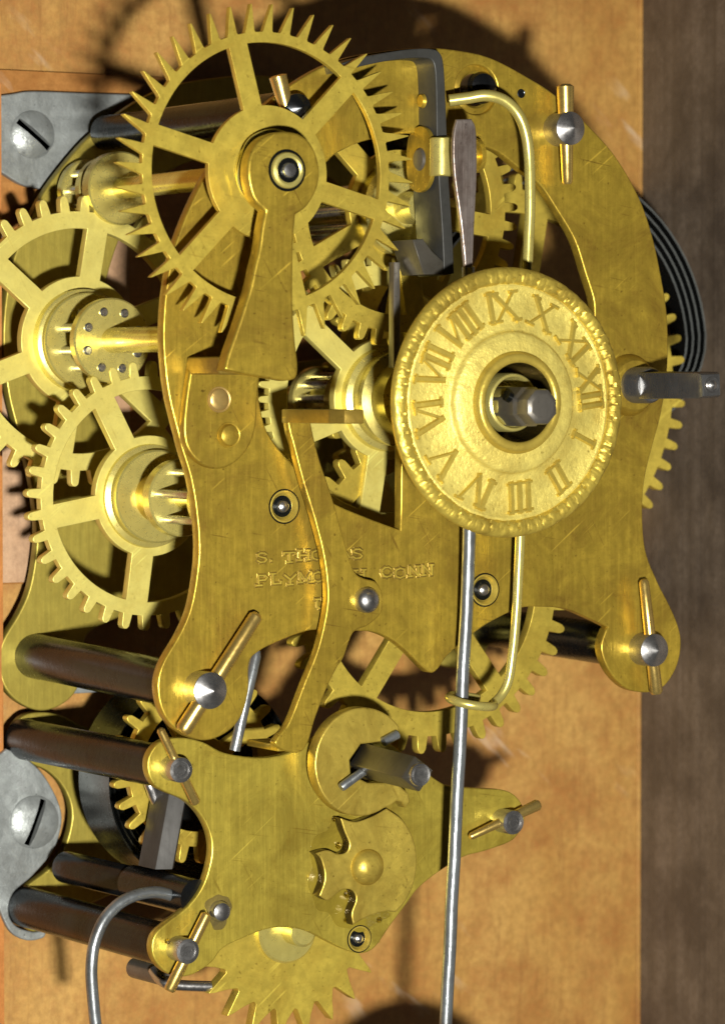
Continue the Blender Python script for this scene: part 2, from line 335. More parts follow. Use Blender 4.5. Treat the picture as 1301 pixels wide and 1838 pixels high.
def pivot(parent, x, y, Yf, r, name='pivot_bush'):
    """countersunk bush set in a hole of the plate, with the polished end of a steel pivot in it"""
    c = P(x, y, Yf)
    o = MB().lathe(c, [(r*1.02, 0.02), (r*1.0, -0.012), (r*0.92, -0.016), (r*0.86, 0.0), (r*0.70, 0.075), (r*0.62, 0.085), (r*0.60, 0.16), (r*1.02, 0.16)], 48, closed=True).build(name, BR_TARN, parent)
    MB().lathe(c, [(r*1.10, -0.001), (r*1.08, -0.008), (r*1.0, -0.009), (r*0.99, 0.004)], 48, closed=True).build('gap_shade_ring', BLACK, o)  # black ring paints the shade of the gap round the bush
    MB().lathe(c, [(r*0.68, 0.07), (r*0.60, 0.078), (r*0.42, 0.078), (r*0.42, 0.15), (r*0.68, 0.15)], 40, closed=True).build('dark_well', BLACK, o)  # black well puts the shade of the recess into its colour
    MB().lathe(c, [(r*0.64, 0.15), (r*0.64, 0.145), (r*0.40, 0.14), (r*0.40, 0.05), (r*0.33, 0.0), (r*0.15, -0.03), (0, -0.034)], 36).build('pivot', STEEL, o)
    return o
def hole(x, y, Y, r): c = P(x, y, Y); return circle((c.x, c.z), r, 48)

# ------------------------------------------------------------------ main frame of the movement
TP = 0.24
L = 6.7
FRONT = [(283,1234),(292,1192),(323,1138),(342,1092),(353,1034),(357,980),(352,915),(342,857),(327,807),(319,776),(304,715),(296,657),(293,596),(298,523),
  (315,438),(363,327),(430,235),(480,185),(538,142),(590,114),(640,99),(700,90),(746,86),(800,87),(877,102),(954,142),(1000,173),(1062,231),(1108,285),(1147,354),(1170,420),
  (1185,488),(1197,565),(1198,658),(1187,739),(1172,796),(1158,854),(1153,910),(1158,985),(1179,1042),(1208,1100),(1222,1146),(1216,1193),(1193,1231),(1162,1243),
  (1123,1235),(1093,1204),(1079,1165),(1086,1135),(1091,1126,1),(1062,1112),(1016,1093),(969,1089),(935,1091),(896,1108),(858,1131),(807,1173),(784,1203),(771,1207),(757,1196),
  (730,1169),(700,1146),(669,1134),(634,1132),(569,1130),(534,1138),(496,1153),(465,1169),(447,1190),(446,1240),(432,1288),(402,1318),(362,1329),(320,1312),(293,1280)]
OPEN = [(869,262),(896,273),(935,304),(969,331),(1000,377),(1031,430),(1050,488),(1066,542),(1066,590,1),(990,625),(840,648),(722,655,1),
  (719,952,1),(660,930),(600,904),(560,872),(523,832,1),(492,795),(474,760),(464,700),(466,620),(486,500),(525,380),(585,292),(620,266),(665,249),(740,238),(810,242)]
front_loop = outline(FRONT, 0.0); open_loop = outline(OPEN, 0.0)
mv = thing('movement_frame', 'large brass clock frame with arched front plate, dark steel pillars and stamped maker name', 'clock frame', (0, 0, 0))
hole_c = P(855, 160, 0)
fplate = plate('front_plate', [front_loop, open_loop, circle((hole_c.x, hole_c.z), 0.46), hole(510, 909, 0, 0.275), hole(870, 1059, 0, 0.275)], 0.0, TP, BR_PLATE, mv, 0.03)
bplate = plate('back_plate', [front_loop, [(x, z) for x, z in open_loop]], L, TP, BR_BACK, mv, 0.03)
MB().box(P(706, 560, .05).x, P(717, 560, .05).x, 0.03, 0.22, P(712, 660, .05).z, P(712, 470, .05).z).build('stay_post', GREY, fplate, bevel=0.015)
# the oiled hole at the top of the front plate, with the end of a dark arbor in it
MB().lathe(hole_c, [(0.455, 0.10), (0.36, 0.06), (0.34, 0.04), (0.30, 0.09), (0.30, 0.16), (0.455, 0.16)], 40, closed=True).build('pivot_bush', BR_PLATE, fplate)
MB().lathe(P(866, 157, 0), [(0.29, 0.3), (0.29, 0.0), (0.26, -0.06), (0.15, -0.11), (0, -0.13)], 36).build('pivot', DARK, fplate)
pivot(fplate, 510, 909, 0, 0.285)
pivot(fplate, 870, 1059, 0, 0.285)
MB().lathe(P(935, 167, 0), [(0.085, -0.006), (0.07, -0.012), (0.05, 0.0), (0, 0.002)], 20).build('dimple', DARK, fplate)

def pillar(parent, f, b, R, tipR, yf, yb, tip, pin=None, pinY=None, pinR=(0.115, 0.115), flat=False, mat=DARK, collar=0.0, tipmat=STEEL):
    a = P(f[0], f[1], yf); c = P(b[0], b[1], yb)
    o = MB().cone(a+Vector((0, TP*0.98, 0)), c, [(0, R*0.97), (0.012, R), (0.94, R), (0.955, R*1.02), (1, R*1.02)], 40).build('pillar', mat, parent)
    e = a+Vector((0, -tip, 0))
    prof = [(0, tipR), (0.96, tipR), (1.0, tipR*0.93)]
    mb = MB().lathe(a, [(tipR, TP), (tipR, -tip+0.012), (tipR*0.98, -tip)]+([(tipR*0.72, -tip-0.01), (tipR*.68, -tip+.015), (tipR*0.4, -tip+0.012), (tipR*.35, -tip), (0, -tip)] if flat else [(tipR*0.03, -tip-0.135), (0, -tip-0.137)]), 48)
    mb.build('pillar_tip', tipmat, o, sharp=28)
    if pin:
        p0, p1 = P(pin[0][0], pin[0][1], pinY), P(pin[1][0], pin[1][1], pinY)
        MB().cone(p0, p1, [(0, pinR[0]*0.6), (0.025, pinR[0]), (0.975, pinR[1]), (1, pinR[1]*0.75)], 20).build('taper_pin', BR_PIN, o)
    return o
pillar(mv, (358, 1237), (63, 1178), 0.42, 0.325, 0, L, 0.42, ((462, 1102), (327, 1314)), -0.26, (0.125, 0.15))
pillar(mv, (515, 196), (190, 238), 0.33, 0.26, 0, L, 0.42, ((498, 134), (518, 210)), -0.3, (0.16, 0.12), tipmat=DARK)
pillar(mv, (1000, 232), (690, 262), 0.36, 0.31, 0, L, 0.45, ((1014, 150), (1018, 330)), -0.3, (0.165, 0.10))
pillar(mv, (1152, 1165), (880, 1125), 0.40, 0.31, 0, L, 0.42, ((1155, 1040), (1178, 1246)), -0.27, (0.095, 0.125))

# stamped maker's name, built from strokes
GL = {'S': [[(.52,.82),(.42,.96),(.2,.98),(.08,.85),(.1,.66),(.28,.54),(.46,.44),(.54,.26),(.44,.06),(.2,.02),(.06,.2)]], 'T': [[(.3,0),(.3,1)],[(0,1),(.6,1)],[(0,1),(0,.8)],[(.6,1),(.6,.8)],[(.17,0),(.43,0)]],
 'H': [[(.1,0),(.1,1)],[(.55,0),(.55,1)],[(.1,.5),(.55,.5)],[(0,0),(.2,0)],[(0,1),(.2,1)],[(.45,0),(.65,0)],[(.45,1),(.65,1)]],
 'O': [[(.3,0),(.08,.15),(.02,.5),(.08,.85),(.3,1),(.52,.85),(.58,.5),(.52,.15),(.3,0)]], 'M': [[(.08,0),(.1,1)],[(.1,1),(.38,.1)],[(.38,.1),(.66,1)],[(.66,1),(.68,0)],[(0,0),(.18,0)],[(.58,0),(.78,0)]],
 'A': [[(0,0),(.3,1)],[(.3,1),(.6,0)],[(.12,.35),(.48,.35)]], 'P': [[(.12,0),(.12,1)],[(.12,1),(.45,.97),(.56,.75),(.45,.52),(.12,.5)],[(0,0),(.26,0)]],
 'L': [[(.12,0),(.12,1)],[(.12,0),(.52,0)],[(.52,0),(.54,.2)],[(0,1),(.26,1)]], 'Y': [[(0,1),(.3,.5)],[(.6,1),(.3,.5)],[(.3,.5),(.3,0)],[(.17,0),(.43,0)]],
 'U': [[(.1,1),(.1,.25),(.22,.03),(.42,.03),(.54,.25),(.54,1)],[(0,1),(.22,1)],[(.44,1),(.64,1)]], 'C': [[(.54,.8),(.42,.97),(.2,.97),(.06,.75),(.04,.4),(.12,.1),(.3,0),(.5,.1),(.56,.25)]],
 'N': [[(.1,0),(.1,1)],[(.1,1),(.55,0)],[(.55,0),(.55,1)],[(0,0),(.2,0)],[(.45,1),(.65,1)]], '.': [[(.06,0),(.06,.1)]], ' ': []}
def ridge(mb, a, b, wd, h, eps, O, ux, uz, n):
    """raised stroke a->b (glyph plane ux, uz; out along n)"""
    a, b = Vector(a), Vector(b); d = (b-a).normalized(); s = Vector((-d.y, d.x))
    q = []
    for p, e in ((a, -1), (b, 1)):
        for sg in (1, -1):
            g = p+d*e*wd*0.45+s*sg*wd*0.5; q.append(O+ux*g.x+uz*g.y-n*0.004)
        for sg in (1, -1):
            g = p+d*e*wd*0.20+s*sg*wd*0.24; q.append(O+ux*g.x+uz*g.y+n*(h+eps))
    mb.add(q, [(2,3,7,6),(0,2,6,4),(3,1,5,7),(0,1,3,2),(4,6,7,5)])
def words(name, text, p0, p1, size, Yf, mat, parent, wd=0.11, h=0.02, rub=True):
    a, b = P(p0[0], p0[1], Yf), P(p1[0], p1[1], Yf)
    ux = (b-a).normalized(); uz = Vector((-ux.z, 0, ux.x)); adv = (b-a).length/len(text); sx = adv*0.84/0.62
    mb = MB(); e = 0
    for i, ch in enumerate(text):
        O = a+ux*adv*i+uz*0.018*math.sin(i*2.3)
        for st in GL[ch]:
            for u, v in zip(st, st[1:]):
                e += 1; wn = 0.5+0.5*noise.noise(Vector((i*1.7+u[0], e*0.61, size*9)))
                if wn < 0.12 and rub: continue
                ridge(mb, (u[0]*sx, u[1]*size), (v[0]*sx, v[1]*size), wd*size*(0.75+0.5*wn), h*(0.45+0.9*wn), (e % 7)*0.0012, O, ux, uz, Vector((0, -1, 0)))
    if rub: words(name, text, p0, p1, size, Yf, BR_TARN_SHADE, parent, wd*2.1, h*0.3, False)  # wide dark understrokes paint the shade of punched recesses
    return mb.build(name, mat, parent)
words('stamped_lettering', 'S.THOMAS', (460, 1010), (655, 1001), 0.17, 0, BR_WHEEL, fplate, 0.25, 0.030)
words('stamped_lettering', 'PLYMOUTH CONN', (460, 1051), (780, 1032), 0.175, 0, BR_WHEEL, fplate, 0.25, 0.030)
words('stamped_lettering', 'U.S.', (566, 1093), (650, 1088), 0.17, 0, BR_WHEEL, fplate, 0.25, 0.030)

# bridge that carries the front pivot of the escape wheel
ARM = [(403,664,1),(412,630),(427,588),(450,515),(458,478),(465,450),(471,408),(477,378,1),(456,356),(446,318),(449,280),(466,252),(490,239),(514,236),(540,242),(562,264),(573,300),(570,335),(552,368),(531,384,1),
  (527,430),(526,490),(526,545),(530,610),(535,655),(531,678),(512,683,1)]
arm_loop = outline(ARM, -1.55)
br = plate('escape_bridge', [arm_loop], -1.55, 0.32, BR_PLATE, mv, 0.05, res=4)
FOOT = [(344,650,1),(334,719),(330,773),(338,807),(361,832),(390,841),(419,832),(446,803),(459,765),(462,719),(467,668,1)]
plate('bridge_foot', [outline(FOOT, -0.2)], -0.2, 0.2, BR_PLATE, br, 0.04)
a, b = P(404, 655, -1.55), P(534, 668, -1.55)
zt, zb = P(410, 640, -1.2).z, P(470, 672, -1.2).z
MB().box(a.x+0.03, b.x-0.06, -1.26, -0.06, zb, zt).build('bridge_ledge', BR_TARN_SHADE, br, bevel=0.05, seg=3)  # dark oily brass; the colour also damps the ledge's bright reflection
for x, y, mt, dome in ((393, 717, COPPER, 0.05), (410, 781, BR_PLATE, 0.11)):
    MB().lathe(P(x, y, -0.2), [(0.235, 0.01), (0.225, -0.012), (0.20, -0.004), (0.19, -0.02), (0.17, -dome*0.7), (0.10, -dome*0.95), (0, -dome)], 32).build('rivet', mt, br)
bc = P(512, 304, -1.55)
MB().lathe(bc, [(0.56, 0.30), (0.56, 0.40), (0.4, 0.42), (0.2, 0.42), (0.2, 0.30)], 56, closed=True).build('bridge_boss', BR_PLATE, br)
pb = MB().lathe(P(515, 305, -1.55), [(0.315, 0.02), (0.315, -0.03), (0.295, -0.06), (0.25, -0.075), (0.215, -0.06), (0.20, -0.02), (0.20, 0.05)], 48).build('pivot_bush', BR_TURN, br)
MB().lathe(P(515, 305, -1.55), [(0.365, -0.001), (0.36, -0.012), (0.32, -0.012), (0.31, 0.0)], 48, closed=True).build('gap_shade_ring', BLACK, pb)  # black band stands in for the shaded groove around the bush
MB().lathe(P(515, 305, -1.55), [(0.222, -0.055), (0.20, -0.062), (0.13, -0.045), (0.13, -0.03), (0.2, -0.03)], 48, closed=True).build('dark_well', BLACK, pb)  # shade of the inner groove, painted black
MB().lathe(P(516, 305, -1.55), [(0.14, 0.0), (0.135, -0.07), (0.115, -0.10), (0.06, -0.115), (0, -0.117)], 32).build('pivot', STEEL, pb)

# ------------------------------------------------------------------ escape wheel
ec = P(478, 309.5, -0.72)
es = thing('escape_wheel', 'brass escape wheel with thin pointed leaning teeth at the top left, held under a bridge', 'wheel', ec)
wheel(es, ec, 44, 2.93, 2.44, 'spike', 0.13, (6, 1.17, 2.26, 0.36, rad(45)), rad(104.6), bevel=0.006)
MB().lathe(ec, [(0.66, -0.08), (0.66, -0.14), (0.52, -0.18), (0.5, -0.44), (0, -0.44)], 56).build('hub', BR_TURN, es)
rg = [ec+Vector((0.66*math.cos(t), -0.26-0.05*math.sin(5*t), 0.69*math.sin(t))) for t in np.linspace(0.3, 2*math.pi-0.25, 90)]
MB().tube(rg, 0.055, 10, None, 0).build('spring_clip', BR_TURN, es)
arbor(es, ec, -0.6, 6.6, 0.205)
dc = Vector((ec.x, 5.0, ec.z)); dd = P(209, 334, 5.0)
MB().lathe(Vector((ec.x, 4.95, ec.z)), [(0, 0), (0.66, 0), (0.69, 0.03), (0.69, 0.3), (0.62, 0.36), (0.3, 0.36), (0.3, 1.0), (0, 1.0)], 56).build('collar', BR_TURN, es)
lantern(es, ec, 5.5, 6.5, 0.62, 0.44, 8, 0.09)

# ------------------------------------------------------------------ verge with its crutch wire
vY0, vY1 = -0.62, 0.35
def vp(x, y): v = P(x, y, vY0); return (v.x, v.z)
VG = [(613,113,1),(640,104),(690,94),(740,87),(775,87),(790,95),(796,115),(799,160),(802,240,1),(806,330,1),(812,420),(815,490,1),(797,494,1),(794,420),(788,330,1),(784,240,1),(783,170),(781,125),(776,108),(765,103),(735,103),(690,109),(640,120),(616,128,1)]
vg = thing('verge', 'bent steel verge strip with brass saddle and long brass crutch wire', 'verge', P(795, 290, -0.2))
strip = plate('pallet_strip', [catmull([vp(p[0], p[1])+((1,) if len(p) > 2 else ()) for p in VG], 4)], vY0, 0.92, VERGE, vg, 0.02)
# exit pallet below
q = [P(x, y, vY0) for x, y in ((742, 430), (762, 492), (797, 492), (797, 470), (776, 450), (760, 428))]
plate('exit_pallet', [[(v.x, v.z) for v in q]], vY0+0.02, 0.78, SQST, vg, 0.012)
def sideplate(name, pts, x, th, mat, parent, bevel=0.02):
    """plate standing in the depth plane x = const, pts = (Y, z)"""
    mb = MB(); n = len(pts)
    mb.add([(x, y, z) for y, z in pts]+[(x+th, y, z) for y, z in pts], [tuple(range(n)), tuple(range(2*n-1, n-1, -1))]+[(i, i+n, (i+1) % n+n, (i+1) % n) for i in range(n)])
    return mb.build(name, mat, parent, bevel=bevel)
sx = P(784, 280, vY0).x; za, zb_ = P(784, 223, vY0).z, P(784, 343, vY0).z
zc, hz, hy, yc = (za+zb_)/2, (za-zb_)/2, 0.47, (vY0+vY1)/2-0.02
pts = [(yc+hy*math.cos(t)*(1 if abs(math.cos(t)) < .9 else .97), zc+hz*math.copysign(abs(math.sin(t))**0.75, math.sin(t))) for t in np.linspace(0, 2*math.pi, 33)[:-1]]
sad = sideplate('saddle', pts, sx-0.10, 0.09, BR_PLATE, vg)
MB().cone((sx-0.15, yc-0.03, zc), (sx-0.09, yc-0.03, zc), [(0, 0.05), (0.2, 0.17), (1, 0.22)], 24).build('rivet', GREY, sad)
bc2 = P(797, 280, vY0-0.12)
MB().cone((bc2.x, bc2.y+0.1, P(797, 247, vY0).z), (bc2.x, bc2.y+0.1, P(797, 316, vY0).z), [(0, 0.2), (0.03, 0.22), (0.97, 0.22), (1, 0.2)], 28).build('saddle_barrel', BR_TURN, sad)
MB().cone(P(815, 279, -0.3), P(858, 279, -0.3), [(0, 0.2), (0.8, 0.2), (0.8, 0.31), (0.98, 0.31), (1, 0.28)], 28).build('saddle_stud', BR_PLATE, sad)
# two holes through the strip: dark oval rivets seen in its inner face
hz_ = P(765, 182, 0).z
MB().cone((P(783, 182, vY0).x-0.06, yc, hz_), (P(783, 182, vY0).x+0.05, yc, hz_), [(0, 0.11), (1, 0.15)], 20).build('strip_rivet', BR_PLATE, strip)
CR = [(806,180,-.45),(840,175,-.6),(872,171,-.75),(905,180,-.85),(930,204,-.9),(944,240,-.95),(950,290,-.95),(951,350,-.95),(949,420,-.95),(946,520,-.95),(942,700,-.9),(937,860,-.75),(933,969,-.62),(929,1054,-.55),(925,1131,-.5),(919,1181,-.45),(912,1223,-.42),(900,1248,-.4),(886,1262,-.42)]
path = [P(*p) for p in CR]
def smooth3(pts, sub=6):
    out = []; n = len(pts)
    for i in range(n-1):
        p0, p1, p2, p3 = pts[max(i-1, 0)], pts[i], pts[i+1], pts[min(i+2, n-1)]
        for k in range(sub):
            t = k/sub; out.append(0.5*((2*p1)+(p2-p0)*t+(2*p0-5*p1+4*p2-p3)*t*t+(3*p1-p0-3*p2+p3)*t**3))
    return out+[pts[-1]]
rodY = -0.45
bladeY = -1.3
lc = P(846, 1259, rodY)
loop = [P(886, 1262, -.42)]+[lc+Vector((0.42*math.cos(t), 0.36*math.sin(t), -0.05*math.cos(t)+0.07*math.sin(t))) for t in np.linspace(rad(-10), rad(-320), 22)]
path = smooth3(path)
loop = smooth3(loop, 4)
full = path+loop[1:]
tap = [0.108-(0.108-0.085)*min(1, i/len(path)) for i in range(len(path))]+[0.085]*(len(full)-len(path))
MB().tube(full, 0.1, 14, tap).build('crutch_wire', BR_TURN, vg)

# ------------------------------------------------------------------ pendulum rod
pd = thing('pendulum', 'long thin steel pendulum rod hanging in front of the plate, flattened at its top', 'pendulum', P(840, 215, bladeY))
BL = [(819,214,1),(845,213,1),(852,228),(854,260),(854,320),(850,400),(847,480,1),(834,482,1),(826,400),(816,330),(812,280),(813,240)]
plate('suspension_blade', [outline(BL, bladeY+0.05, 6)], bladeY+0.02, 0.09, BLADE, pd, 0.025)
t0, t1 = P(840, 478, bladeY+0.06), P(842, 965, -0.65)
tm = P(829, 1250, rodY); b1 = P(800, 1846, -0.25); b2 = b1+(b1-t1)*0.06
MB().tube(smooth3([t0, t0.lerp(t1, .5), t1, tm, tm.lerp(b1, .5), b1, b2], 8), 0.118, 18).build('rod', WIRE, pd)
bobc = b2+Vector((0.0, 0.1, -2.3))
MB().lathe(bobc, [(0, -0.45), (1.6, -0.4), (2.25, -0.1), (2.3, 0), (2.25, 0.1), (1.6, 0.4), (0, 0.45)], 64).build('bob', BR_TURN, pd)

# ------------------------------------------------------------------ centre wheel, its arbor and the alarm dial
ax = P(975, 730, -3.45)
cc = Vector((ax.x, 2.0, P(688, 716, 2.0).z))
cw = thing('centre_wheel', 'brass centre wheel with stepped hub behind the roman numeral dial', 'wheel', cc)
wheel(cw, cc, 60, 2.72, 2.5, 'round', 0.2, (6, 1.13, 2.12, 0.42, rad(20)), 0.0, mat=BR_PALE)
MB().lathe(cc, [(0.98, -0.09), (0.96, -0.25), (0.86, -0.3), (0.84, -0.55), (0.9, -0.6), (0.9, -0.72), (0.74, -0.78), (0.72, -1.2), (0.5, -1.25), (0.5, -1.9), (0.0, -1.9)], 64).build('hub', BR_TURN, cw)
arbor(cw, Vector((ax.x, 0, ax.z)), -2.6, 6.6, 0.36)
aa = Vector((ax.x, 0, ax.z))
# steel end of the centre arbor: octagonal, cross-drilled
mb = MB(); R = []
for y, r in ((-2.0, 0.37), (-3.0, 0.37), (-3.08, 0.33), (-3.3, 0.335), (-3.41, 0.32), (-3.45, 0.24)):
    R.append([aa+Vector((r*math.cos(2*math.pi*(j+.5)/8), y, r*math.sin(2*math.pi*(j+.5)/8))) for j in range(8)])
tip = mb.rings(R).build('arbor_end', GREY, cw, sharp=20, bevel=0.015)
MB().cone(aa+Vector((-0.36, -2.95, 0.16)), aa+Vector((-0.44, -2.95, 0.2)), [(0, 0.1), (1, 0.1)], 20).build('pin_hole', BLACK, tip)
lantern(cw, cc, 3.0, 4.6, 0.62, 0.45, 10, 0.08)

dl = thing('alarm_dial', 'round embossed brass alarm dial with roman numerals I to XII and a chased rim', 'dial', P(908, 722, -2.15))
dl.rotation_euler = (rad(0), rad(0), rad(0))
do = Vector((0, 0, 0))
prof = [(0.905, -0.30), (0.905, -0.355), (0.95, -0.35), (1.10, -0.325), (1.19, -0.305), (1.235, -0.275), (1.25, -0.23), (1.265, -0.20), (1.30, -0.185), (1.7, -0.135), (2.00, -0.095), (2.03, -0.115), (2.06, -0.12), (2.10, -0.09),
  (2.10, 0.06), (1.2, 0.0), (0.92, -0.1)]
MB().lathe(do, [(0.70, -0.44), (0.72, -0.475), (0.77, -0.495), (0.83, -0.485), (0.865, -0.45), (0.875, -0.40), (0.903, -0.365), (0.903, -0.1), (0.80, -0.1), (0.80, -0.42), (0.70, -0.42)], 96, closed=True).build('centre_lip', BR_TARN, dl, local=True, sharp=60)
disc = MB().lathe(do, prof, 128, closed=True).build('dial_disc', BR_DIAL, dl, local=True, sharp=50)
MB().lathe(do, [(0.695, -0.43), (0.70, -0.43), (0.795, -0.40), (0.795, 0.9), (0.55, 0.9), (0.55, 0.86), (0.70, 0.84)], 72, closed=True).build('hub_tube', BR_OILY_SHADE, dl, local=True)  # dark brass: the shade inside the bore is put into the colour
R = []; segA, segP = 900, 20
for j in range(segA):
    t = 2*math.pi*j/segA; ring = []; ph = 0.9*noise.noise(Vector((math.cos(t)*4, math.sin(t)*4, 2.0)))
    u = (t*30/(2*math.pi)) % 1.0
    for k in range(segP):
        p = 2*math.pi*k/segP
        v = math.cos(p)
        fr = max(0.0, min(1.0, 0.35+0.65*math.sin(p)-0.45*max(0.0, v)))
        leaf = abs(math.sin(math.pi*((t*38/(2*math.pi)+0.6*ph+1.5*v+0.6*math.sin(p)) % 1.0)))**0.4+0.35*abs(math.sin(math.pi*((t*90/(2*math.pi)+2*ph-1.6*v) % 1.0)))
        vein = 0.25*math.sin(2*math.pi*(t*120/(2*math.pi)+1.2*v))
        nz = noise.noise(Vector((math.cos(t)*9, v*2.0, math.sin(t)*9)))*0.3
        r = 0.152+fr*(0.062*(leaf-0.85)+0.07*nz)
        rr = 2.235+v*r
        ring.append(Vector((rr*math.cos(t), -0.06-math.sin(p)*r*0.8, rr*math.sin(t))))
    R.append(ring)
mb = MB(); k = segP
vs = [v for r in R for v in r]; fs = [(i*k+j, i*k+(j+1) % k, ((i+1) % segA)*k+(j+1) % k, ((i+1) % segA)*k+j) for i in range(segA) for j in range(k)]
MB().add(vs, fs).build('chased_rim', BR_RIM, dl, local=True, sharp=60)
MB().lathe(do, [(0.44, -0.25), (0.46, -0.28), (0.5, -0.26), (0.52, -0.22), (0.52, 0.8), (0.44, 0.8)], 56, closed=True).build('hour_pipe', BR_TURN, dl, local=True)
ROM = {'I': [((.5,0),(.5,1),.20)], 'V': [((0,1),(.42,0),.19), ((.84,1),(.42,0),.10)], 'X': [((0,1),(.8,0),.19), ((.8,1),(0,0),.10)]}
NUM = ['XII', 'I', 'II', 'III', 'IV', 'V', 'VI', 'VII', 'VIII', 'IX', 'X', 'XI']
for i, tx in enumerate(NUM):
    ang = rad(7-30*i); er = Vector((math.cos(ang), 0, math.sin(ang))); et = Vector((math.sin(ang), 0, -math.cos(ang)))
    nrm = (Vector((0, -1, 0))+er*0.11).normalized()
    wid = {'I': .36, 'V': .62, 'X': .6}; adv = {'I': .40, 'V': .74, 'X': .78}; H = 0.50
    sq = 0.78 if len(tx) > 3 else (0.9 if len(tx) == 3 else 1.0)
    tot = sum(adv[c] for c in tx); x = -tot/2; mb = MB(); e = 0
    O0 = er*1.435+Vector((0, -0.163, 0))
    er2 = (er+Vector((0, 0.122, 0))).normalized()
    for c in tx:
        bx = x+(adv[c]-(1.0 if c == 'I' else .84 if c == 'V' else .8))/2
        for a_, b_, wd in ROM[c]:
            e += 1; pa = ((bx+a_[0])*H*sq, a_[1]*H); pb_ = ((bx+b_[0])*H*sq, b_[1]*H)
            ridge(mb, pa, pb_, wd*H*1.3, 0.045, e*0.0015, O0, et, er2, nrm)
            for pp in (pa, pb_):
                if c == 'V' and pp[1] < 0.1: continue
                e += 1; ridge(mb, (pp[0]-0.075*sq, pp[1]), (pp[0]+0.075*sq, pp[1]), 0.062, 0.046, e*0.0015, O0, et, er2, nrm)
        x += adv[c]
    mb.build('numeral', BR_TARN, dl, local=True)

# ------------------------------------------------------------------ wheels between the plates
tc = P(714, 374, 1.3)
tw = thing('third_wheel', 'brass wheel seen through the arch of the front plate behind the verge', 'wheel', tc)
wheel(tw, tc, 42, 2.56, 2.28, 'round', 0.18, (5, 1.08, 1.96, 0.42, rad(-8)), rad(2))
MB().lathe(tc, [(0.9, -0.08), (0.88, -0.3), (0.3, -0.35), (0.3, -0.9), (0, -0.9)], 48).build('hub', BR_TURN, tw)
arbor(tw, tc, 1.3, 6.6, 0.2)
lantern(tw, tc, 2.0, 4.9, 0.6, 0.43, 8, 0.09, discs=(False, True))

w4 = P(140, 612, 5.2)
lw = thing('pinion_wheel', 'brass spoked wheel with double disc lantern pinion at the far left edge', 'wheel', w4)
wheel(lw, w4, 38, px2cm(255, 5.2), px2cm(227, 5.2), 'long', 0.2, (6, px2cm(113, 5.2), px2cm(197, 5.2), 0.42, rad(80)), rad(97), mat=BR_PALE)
MB().lathe(w4, [(0.97, -0.08), (0.97, -0.3), (0.9, -0.34), (0.3, -0.34), (0.3, -0.4)], 64).build('hub', BR_TURN, lw)
lantern(lw, w4, 3.72, 4.92, 0.78, 0.55, 8, 0.085, rad(20), rd0=0.9)
arbor(lw, w4, 0.3, 3.75, 0.235)

w5 = P(265, 890, 3.8)
l2 = thing('drum_wheel', 'brass spoked wheel with broad drum hub at left, lower of the two left wheels', 'wheel', w5)
wheel(l2, w5, 36, 2.50, 2.22, 'long', 0.2, (5, 1.12, 1.97, 0.44, rad(118)), rad(178), mat=BR_PALE)
MB().lathe(w5, [(0.97, -0.08), (0.95, -0.16), (0.86, -0.2), (0.86, -0.42), (0.83, -0.45), (0, -0.45)], 64).build('hub_drum', BR_TURN, l2)
MB().lathe(w5, [(0.48, -0.44), (0.48, -1.22), (0.0, -1.22)], 56).build('inner_drum', BR_PLATE, l2)
MB().lathe(w5+Vector((0, -1.48, 0)), [(0, 0), (0.68, 0), (0.71, 0.03), (0.71, 0.28), (0.0, 0.28)], 56).build('pinion_disc', BR_TURN, l2)
lantern(l2, w5, 0.7, 2.42, 0.68, 0.50, 6, 0.08, rad(170), discs=(True, False))
arbor(l2, w5, 0.3, 2.4, 0.2)

w7 = P(768, 1055, 2.1)
gw = thing('great_wheel', 'large brass great wheel showing below the front plate, teeth at lower right', 'wheel', w7)
wheel(gw, w7, 42, 3.13, 2.80, 'round', 0.22, (5, 1.1, 2.34, 0.40, rad(235)), rad(-8))
arbor(gw, w7, 0.3, 6.6, 0.3)
MB().lathe(w7, [(0.95, -0.1), (0.95, -0.4), (0.0, -0.4)], 48).build('hub', BR_TURN, gw)

w8 = P(930, 690, 4.2)
ww = thing('winding_wheel', 'brass toothed wheel at right edge of the plate with square steel winding arbor', 'wheel', w8)
wx = P(1128, 691, 0)
w8 = Vector((wx.x, 4.2, wx.z))
wheel(ww, w8, 58, 4.17, 3.86, 'long', 0.25, (6, 1.3, 3.40, 0.5, rad(20)), rad(1), mat=BR_WHEEL)
MB().lathe(Vector((wx.x, 0, wx.z)), [(0.58, 0.0), (0.58, -0.03), (0.5, -0.2), (0.46, -0.24), (0.30, -0.24), (0.30, 0.0)], 48, closed=True).build('collar', BR_PLATE, ww)
ctr = Vector((wx.x, 0, wx.z))
MB().cone(ctr+Vector((0, 4.2, 0)), ctr+Vector((0, -0.75, 0)), [(0, 0.34), (0.985, 0.34), (1, 0.3)], 32).build('arbor', POLI, ww)
R = []
for y, s in ((-0.6, 0.265), (-2.55, 0.25), (-2.66, 0.21)):
    R.append([ctr+Vector((s*math.cos(rad(45+90*j+3))*1.414*0.93, y, s*math.sin(rad(45+90*j+3))*1.414*0.93)) for j in range(4)])
sq = MB().rings(R)  .build('winding_square', POLI, ww, bevel=0.03)
MB().lathe(ctr+Vector((0, -2.66, 0)), [(0.16, 0.02), (0.15, -0.02), (0.09, -0.01), (0.08, -0.05), (0, -0.09)], 24).build('centre_tip', STEEL, sq)

